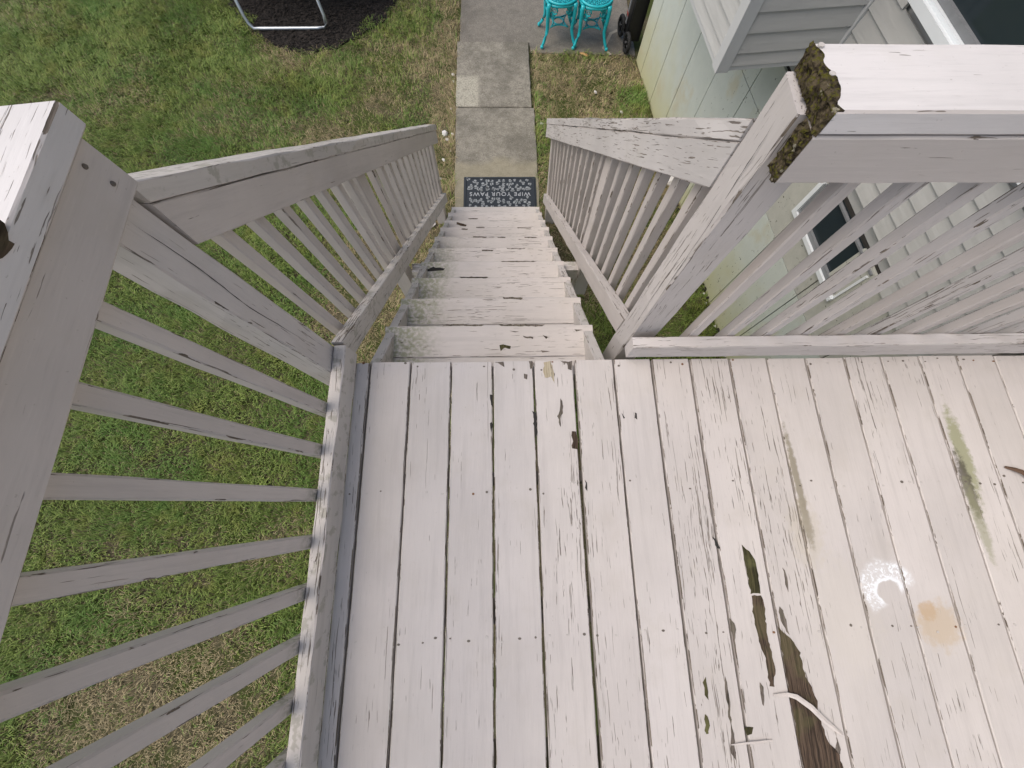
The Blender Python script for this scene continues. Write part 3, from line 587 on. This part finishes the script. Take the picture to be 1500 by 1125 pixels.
while z < 3.2:
    if z > -.5 and z < -.9: pass
    for a, b in ((BU + .03, 9.0),):
        segs = [(a, b)]
        if -.66 < z < -.60: segs = [(a, 3.22), (3.98, b)]
        if .03 < z + .05 < 1.35: segs = [(a, 2.87), (4.33, b)]
        for p, q in segs: lap(p, q, z, .107, 0.)
    z += .107
z = BZ + .022; first = True
while z < 3.2:
    h = .070 if first else .100
    lap(.7, BU - .055, z, h, BV); lap(0, 0, z, h, 0, 'v', BV + .055, -.018, BU); z += h; first = False
hb('starter_trim', .7, BU - .055, BV - .012, BV + .003, BZ - .004, BZ + .020, 'vinyl_trim'); box('starter_trim', (BV + .055, -BU - .012, BZ - .004), (-.018, -BU + .003, BZ + .020), 'vinyl_trim', H, HM)
hb('corner_trim', BU - .053, BU + .020, BV - .020, BV + .0, BZ - .008, 3.3, 'vinyl_trim'); hb('corner_trim', BU - .0, BU + .0202, BV + .0005, BV + .053, BZ - .008, 3.3, 'vinyl_trim')
hb('corner_trim', BU + .0, BU + .028, -.024, .003, BZ - .008, 3.3, 'vinyl_trim')
def window(u0, u1, z0, z1, fr, label=None):
    w = hb('window', u0, u1, .006, .028, z0, z1, 'glass')
    hb('frame', u0 - .0, u1 + .0, -.028, .010, z0 - .0, z0 + fr, 'white_vinyl', w); hb('frame', u0, u1, -.012, .010, z1 - fr * .4, z1, 'grey_plastic' if fr < .04 else 'white_vinyl', w)
    hb('frame', u0, u0 + fr, -.027, .010, z0 + fr + .001, z1 - fr - .001, 'white_vinyl', w); hb('frame', u1 - fr * .5, u1, -.012, .010, z0 + fr + .001, z1 - fr - .001, 'white_vinyl', w)
    hb('sash', u0 + fr + .001, u1 - fr - .001, -.012, .009, z0 + fr + .001, z0 + fr + .03, 'grey_plastic', w); hb('sash', u0 + fr + .001, u0 + fr + .026, -.011, .009, z0 + fr + .032, z1 - fr - .002, 'grey_plastic', w)
    return w
window(3.25, 3.95, -.925, -.615, .030); 
w = window(2.90, 4.30, .085, 1.32, .055); hb('sill', 2.88, 4.32, -.05, -.029, .083, .125, 'white_vinyl', w)

# ------------------------------------------------------------------ doormat
MZ = GZ + .036; mx0, mx1, my0, my1 = .078, .842, 2.40, 2.862
DM = empty('doormat', ((mx0 + mx1) / 2, (my0 + my1) / 2, MZ), 'black rubber doormat with pale paw prints, lying at the stair foot', 'doormat')
def rrect(x0, x1, y0, y1, r, n=6): return [(cx + r * cos(a0 + pi / 2 * k / n), cy + r * sin(a0 + pi / 2 * k / n)) for cx, cy, a0 in ((x1 - r, y1 - r, 0), (x0 + r, y1 - r, pi / 2), (x0 + r, y0 + r, pi), (x1 - r, y0 + r, 1.5 * pi)) for k in range(n + 1)]
v, f = prism(rrect(mx0, mx1, my0, my1, .012), MZ, MZ + .006); link('base', mesh('base', v, f), 'rubber', DM)
m = MB(); m.tube([(x, y, MZ + .007) for x, y in rrect(mx0 + .02, mx1 - .02, my0 + .02, my1 - .02, .03)], .006, 6, 0, True); m.build('rim', 'rubber', DM, True)
def paw(x, y, s, a):
    m = MB(); m.disc((x, y, MZ + .0062), .021 * s, .0035, 10, 0, .8, a)
    for t in (-1.0, -.35, .35, 1.0): q = a - pi / 2 + t * .62; m.disc((x + cos(q) * .036 * s, y + sin(q) * .036 * s, MZ + .0062), .0095 * s, .0035, 8, 0, 1.0, q)
    m.build('paw_print', 'paw', DM)
for yy, n, ph in ((2.818, 11, .0), (2.772, 12, .5), (2.726, 11, .1), (2.700, 12, .5), (2.578, 11, .2), (2.538, 12, .6), (2.490, 11, .1), (2.444, 12, .5)):
    for k in range(n): paw(mx0 + .05 + (mx1 - mx0 - .10) * (k + ph * .6 + .2) / n + random.gauss(0, .006), yy + random.gauss(0, .007), random.uniform(.42, .78), random.choice([0, .4, -.4, pi, 2.7, 1.2, -1.3]))
fc = bpy.data.curves.new('lettering', 'FONT'); fc.body = 'WIPE YOUR PAWS'; fc.size = .066; fc.align_x = 'CENTER'; fc.align_y = 'CENTER'; fc.extrude = .0018; fc.space_character = 1.22
tmp = bpy.data.objects.new('lettering_curve', fc); COL.objects.link(tmp); dg = bpy.context.evaluated_depsgraph_get(); tm = bpy.data.meshes.new_from_object(tmp.evaluated_get(dg)); bpy.data.objects.remove(tmp); tm.materials.clear()
link('lettering', tm, 'mat_text', DM, Matrix.Translation(((mx0 + mx1) / 2, 2.640, MZ + .0078)) @ Matrix.Rotation(pi, 4, 'Z'))

# ------------------------------------------------------------------ turquoise chairs
PZ = GZ + .022
def chair(x, y, rot, label):
    E = empty('metal_chair', (x, y, PZ), label, 'chair', 'turquoise patio chairs', rot); mw = world(E); SH = .44; R = .185
    def P(m, n, mat, sm=True): return m.build(n, mat, E, sm, mw)
    m = MB(); v, f = prism([((R - .01) * cos(2 * pi * k / 28), (R - .01) * sin(2 * pi * k / 28)) for k in range(28)], SH - .008, SH + .002); m.add(v, f); seat = P(m, 'seat', 'turquoise_dark', False)
    m = MB(); m.tube([(R * cos(2 * pi * k / 32), R * sin(2 * pi * k / 32), SH) for k in range(32)], .013, 8, 0, True); m.build('seat_rim', 'turquoise', seat, True, mw)
    m = MB()
    for r0, n in ((.05, 6), (.095, 12), (.14, 18)):
        for k in range(n): a = 2 * pi * k / n + r0 * 9; m.tube([(r0 * cos(a) + .017 * cos(b), r0 * sin(a) + .017 * sin(b), SH + .004) for b in np.linspace(0, 2 * pi, 9)[:-1]], .0045, 5, 0, True)
    m.build('seat_scrolls', 'turquoise', seat, True, mw)
    for sx, sy in ((-1, -1), (1, -1), (-1, 1), (1, 1)):
        d = np.array([sx * .72, sy * .70, 0]); m = MB(); pts = []; rad = []
        for t in np.linspace(0, 1, 12):
            r = .150 + .030 * sin(pi * t * 1.0) * (1 - t) - .015 * sin(pi * t) + .075 * max(0, t - .62) ** 1.3 * 2.6; pts.append(tuple(d * r / .72 * .98) [:2] + (SH - .012 - t * (SH - .03),)); rad.append(.026 - .010 * t)
        m.tube(pts, rad, 8); leg = P(m, 'leg', 'turquoise'); m = MB(); q = pts[-1]; m.ball((q[0], q[1], .021), .021, 8, 0, 1.0); m.build('foot', 'turquoise', leg, True, mw)
        m = MB()                                       # scrolled bracket under the seat
        for a0, rr, zc in ((.30, .036, -.070), (-.30, .036, -.070), (.15, .027, -.125), (-.15, .027, -.125)):
            ang = math.atan2(sy, sx) + a0; c = np.array([cos(ang) * R * .97, sin(ang) * R * .97, SH + zc]); tn = np.array([-sin(ang), cos(ang), 0])
            m.tube([c + tn * rr * cos(b) + np.array([0, 0, rr * sin(b)]) for b in np.linspace(0, 2 * pi, 11)[:-1]], .010, 6, 0, True)
            m.tube([c + tn * rr * .4 * cos(b) + np.array([0, 0, rr * .4 * sin(b)]) for b in np.linspace(0, 2 * pi, 9)[:-1]], .005, 5, 0, True)
        m.build('scroll_bracket', 'turquoise', leg, True, mw)
    m = MB(); m.tube([((R - .004) * cos(2 * pi * k / 32), (R - .004) * sin(2 * pi * k / 32), SH - .026 + .006 * cos(8 * pi * k / 32)) for k in range(32)], .017, 8, 0, True); P(m, 'apron', 'turquoise')
    m = MB(); m.tube([(.06 * cos(2 * pi * k / 16), .06 * sin(2 * pi * k / 16), .17) for k in range(16)], .009, 6, 0, True)
    for k in range(4):
        a = pi / 4 + k * pi / 2; p, q = np.array([cos(a), sin(a)]) * .145, np.array([cos(a + pi / 2), sin(a + pi / 2)]) * .145; mid = (p + q) / 2 * .62
        m.tube([tuple((1 - t) ** 2 * p + 2 * t * (1 - t) * (2 * mid - (p + q) / 2 * 1.0) + t * t * q) + (.17,) for t in np.linspace(0, 1, 9)], .009, 6)
    P(m, 'stretcher', 'turquoise')
    m = MB(); m.tube([(.19 * cos(t), .17 + .05 * abs(sin(t)) ** .5, SH + .02 + .42 * sin(t)) for t in np.linspace(0, pi, 18)], .011, 8); back = P(m, 'backrest', 'turquoise')
    m = MB()
    for i in range(-3, 4): m.tube([(i * .045, .185 + .02 * t, SH + .01 + t * .40 * math.sqrt(max(.1, 1 - (i / 4.2) ** 2))) for t in np.linspace(0, 1, 5)], .006, 6)
    for i in (-2, 0, 2):
        for zc in (.12, .22): m.tube([(i * .045 + .03 * cos(b), .197, SH + zc + .03 * sin(b)) for b in np.linspace(0, 2 * pi, 11)[:-1]], .006, 6, 0, True)
    m.build('back_scrolls', 'turquoise', back, True, mw)
chair(1.178, 5.00, .05, 'turquoise cast metal chair on the patio, next to the path')
chair(1.572, 4.965, -.04, 'turquoise cast metal chair on the patio, beside the black cart')

# ------------------------------------------------------------------ black wheeled cart
CT = empty('hand_cart', (2.03, 4.86, PZ), 'black wheeled cart standing on the patio against the house corner', 'cart'); 
def wheel(c, r):
    m = MB(); ax = np.array([1, .12, 0]); ax /= np.linalg.norm(ax); pr = np.array([-ax[1], ax[0], 0])
    m.tube([np.array(c) + r * .82 * (pr * cos(a) + np.array([0, 0, sin(a)])) for a in np.linspace(0, 2 * pi, 21)[:-1]], r * .2, 8, 0, True); w = m.build('wheel', 'tyre', CT, True)
    m = MB()
    for k in range(5): a = 2 * pi * k / 5; m.tube([np.array(c), np.array(c) + r * .7 * (pr * cos(a) + np.array([0, 0, sin(a)]))], .010, 6)
    m.tube([np.array(c) - ax * .03, np.array(c) + ax * .03], .02, 8); m.build('hub', 'black_plastic', w, True)
wheel((1.99, 4.745, PZ + .105), .105); wheel((1.955, 5.04, PZ + .105), .105)
m = MB(); m.tube([(1.99, 4.745, PZ + .105), (1.955, 5.04, PZ + .105)], .012, 8); m.build('axle', 'black_plastic', CT)
for y in (4.80, 4.99): m = MB(); m.tube([(1.985, y, PZ + .06), (2.00, y, PZ + .5), (2.015, y + .01, PZ + 1.0), (2.00, y + .03, PZ + 1.1)], .022, 8); m.build('side_rail', 'black_plastic', CT, True)
box('body', (1.985, 4.775, PZ + .10), (2.135, 5.03, PZ + .85), 'black_plastic', CT); box('panel', (1.955, 4.875, PZ + .22), (1.964, 4.915, PZ + .95), 'grey_plastic', CT)
box('panel', (1.953, 4.86, PZ + .30), (1.9545, 4.93, PZ + .33), 'red_plastic', CT)
m = MB(); m.tube([(2.00, 4.80, PZ + 1.08), (1.99, 4.90, PZ + 1.13), (2.00, 5.0, PZ + 1.10)], .016, 8); m.build('handle', 'black_plastic', CT, True)

# ------------------------------------------------------------------ trampoline
TR = empty('trampoline', (-1.95, 6.75, GZ), 'trampoline whose galvanised tube leg rests on the dark mulch', 'trampoline')
def leg(A, B, UA, UB):
    A, B, UA, UB = map(np.array, (A, B, UA, UB)); c = (B - A) / np.linalg.norm(B - A); m = MB()
    dA = (UA - A) / np.linalg.norm(UA - A); dB = (UB - B) / np.linalg.norm(UB - B)
    m.tube([UA, A + dA * .12, A + dA * .05 + c * .015, A + c * .05, A + c * .14, B - c * .14, B - c * .05, B + dB * .05 - c * .015, B + dB * .12, UB], .019, 10); m.build('leg', 'steel_tube', TR, True)
A, B = uz(366, 42, GZ + .03), uz(482, 41, GZ + .03); a2, b2 = uz(345, 0, -1.9), uz(465, 0, -1.9)
TOP = -1.33; ext = lambda A, q: A + (q - A) * ((TOP - A[2]) / (q[2] - A[2]))
leg(A, B, ext(A, a2), ext(B, b2))
for ang in (2.3, .75): 
    c, s_ = cos(ang), sin(ang); M = lambda dx, rr: np.array([-1.95 + rr * c - dx * s_, 6.75 + rr * s_ + dx * c, 0])
    leg(M(-.45, 1.62) + (0, 0, GZ + .03), M(.45, 1.62) + (0, 0, GZ + .03), M(-.5, 1.5) + (0, 0, TOP), M(.5, 1.5) + (0, 0, TOP))
leg(np.array([-3.30, 5.70, GZ + .03]), np.array([-3.45, 6.6, GZ + .03]), np.array([-3.12, 5.72, TOP]), np.array([-3.3, 6.6, TOP]))
m = MB(); m.tube([(-1.95 + 1.5 * cos(a), 6.75 + 1.5 * sin(a), TOP) for a in np.linspace(0, 2 * pi, 49)[:-1]], .024, 8, 0, True); m.build('rim', 'steel_tube', TR, True)
v, f = prism([(-1.95 + 1.38 * cos(a), 6.75 + 1.38 * sin(a)) for a in np.linspace(0, 2 * pi, 41)[:-1]], TOP - .006, TOP); link('jumping_mat', mesh('jumping_mat', v, f), 'black_mat', TR)

# ------------------------------------------------------------------ loose bits
def pebble(px, py, r, z, i):
    q = uz(px, py, z); m = MB(); m.ball((0, 0, 0), 1, 6); V = np.array(m.v); V = V * (r * random.uniform(.8, 1.4), r * random.uniform(.6, 1.0), r * .5) + rng.normal(0, r * .10, V.shape)
    me = mesh('stone', V, m.f); o = link('stone', me, 'white_stone', None, Matrix.Translation((q[0], q[1], z + r * .35)) @ Matrix.Rotation(random.random() * 3, 4, 'Z'))
    tag(o, 'small whitish stone lying in the grass along the path edge', 'stone', 'stones along the path')
for i, (x, y, r) in enumerate([(652, 197, .035), (663, 197, .018), (655, 205, .022), (664, 110, .022), (665, 120, .020), (661, 160, .016), (650, 235, .018), (641, 318, .05), (634, 330, .04), (793, 182, .020), (872, 136, .020), (910, 165, .022), (660, 222, .014), (645, 262, .016)]): pebble(x, y, r, GZ + .012, i)
tag(bpy.data.objects['stone.007'], 'larger pale stone against the foot of the lawn side stair railing', 'stone'); 
q = uz(984, 268, GZ); m = MB(); m.ball((0, 0, 0), 1, 7); V = np.array(m.v) * (.075, .06, .06) + rng.normal(0, .006, (len(m.v), 3))
tag(link('stone', mesh('stone', V, m.f), 'white_stone', None, Matrix.Translation((q[0], q[1], GZ + .03))), 'mottled rock at the base of the pale green foundation', 'stone')
def curl(name, pts, w, mat, z, label, cat, lift=.008, thick=.0012):
    C = [uz(x, y, z) for x, y in pts]; V = []; F = []; n = len(C)
    for i, c in enumerate(C):
        t = C[min(i + 1, n - 1)] - C[max(i - 1, 0)]; t /= np.linalg.norm(t); s_ = np.array([-t[1], t[0], 0]); k = w * (.25 + .75 * sin(pi * min(max((i + .4) / n, 0), 1))); h = lift * sin(pi * i / (n - 1)) + .002
        for a, b, dz in ((-1, 0, 0), (0, .35, 0), (1, .1, 0), (1, .1, -thick), (0, .35, -thick), (-1, 0, -thick)): V.append(c + s_ * k * a + np.array([0, 0, h + b * w + dz + .001]))
    for i in range(n - 1):
        for k in range(6): a = i * 6 + k; b = i * 6 + (k + 1) % 6; F.append((a, b, b + 6, a + 6))
    F += [tuple(range(5, -1, -1)), tuple(range((n - 1) * 6, n * 6))]
    return tag(link(name, mesh(name, V, F), mat), label, cat)
curl('paint_splinter', D3([(365, 775), (430, 770), (470, 780), (540, 830), (600, 890), (650, 930), (695, 965)]), .0075, 'splinter', 0, 'long pale splinter of paint lying across the bare wood strip', 'splinter', .006)
curl('paint_splinter', D3([(165, 1012), (230, 1003), (300, 996), (360, 990)]), .0028, 'splinter', 0, 'short thin splinter lying across a board gap', 'splinter', .003)
lf = curl('dry_leaf', [(1470, 684), (1480, 688), (1490, 692), (1499, 698), (1506, 702)], .008, 'brown_leaf', 0, 'curled dark brown leaf on the deck boards', 'leaf', .012)
curl('dry_leaf', [(849, 78), (853, 80), (858, 82), (862, 83)], .022, 'tan_leaf', GZ + .024, 'tan fallen leaf at the patio edge below the chairs', 'leaf', .012)
curl('feather', [(213, 832), (217, 827), (220, 821)], .008, 'white_stone', GZ + .035, 'small white feather lying on the lawn', 'feather', .01)
# dark plastic edging along the wall base
m = MB()
for k in range(70):
    u = 1.8 + k * .05; d = np.array([2.132, 4.647, GZ]) + np.array([sin(HA), -cos(HA), 0]) * u - np.array([cos(HA), sin(HA), 0]) * random.uniform(.005, .05)
    m.ball(d + np.array([0, 0, random.uniform(0, .02)]), random.uniform(.012, .03), 5, 0 if random.random() < .75 else 1)
tag(m.build('gravel', ['mulch', 'white_stone']), 'dark gravel bits along the base of the foundation', 'gravel', kind='stuff')

# ------------------------------------------------------------------ long splits in the timbers
def split(pix, p0, n, w, par):
    n = np.array(n, float); n /= np.linalg.norm(n); Q = []
    for (ax, ay), (bx, by) in zip(pix[:-1], pix[1:]):
        for t in np.linspace(0, 1, 9)[:-1]:
            d = ray(ax + (bx - ax) * t, ay + (by - ay) * t); Q.append(CAM + d * ((np.array(p0) - CAM) @ n) / (d @ n))
    Q = np.array(Q); t = Q[-1] - Q[0]; t /= np.linalg.norm(t); sd_ = np.cross(n, t); V = []; k = len(Q)
    for i, q in enumerate(Q):
        q = q + sd_ * rng.normal(0, w * .5); a = w * (.35 + rng.random() * .65) * min(1, 4 * i / k, 4 * (k - 1 - i) / k + .05); V += [q + n * .0012 - sd_ * a, q + n * .0012 + sd_ * a]
    link('split', mesh('split', V, [(2 * i, 2 * i + 1, 2 * i + 3, 2 * i + 2) for i in range(k - 1)]), 'gap_dark', par)
lpost = [o for o in RL.children if o.name.startswith('post')][0]; rpost = [o for o in RR.children if o.name.startswith('post')][0]
split([(190, 325), (292, 394), (364, 450), (476, 516)], lp(.045, 0, .4), (1, 0, LN), .0013, lpost); split([(250, 330), (330, 390), (400, 440)], lp(.045, 0, .4), (1, 0, LN), .0007, lpost)
split([(1140, 172), (1096, 240), (1032, 340), (988, 404), (930, 490)], (.92, 0, 0), (-1, 0, 0), .0011, rpost); split([(1160, 175), (1110, 250), (1060, 320)], (.92, 0, 0), (-1, 0, 0), .0008, rpost); split([(1000, 372), (960, 430), (915, 500)], (.92, 0, 0), (-1, 0, 0), .0007, rpost)
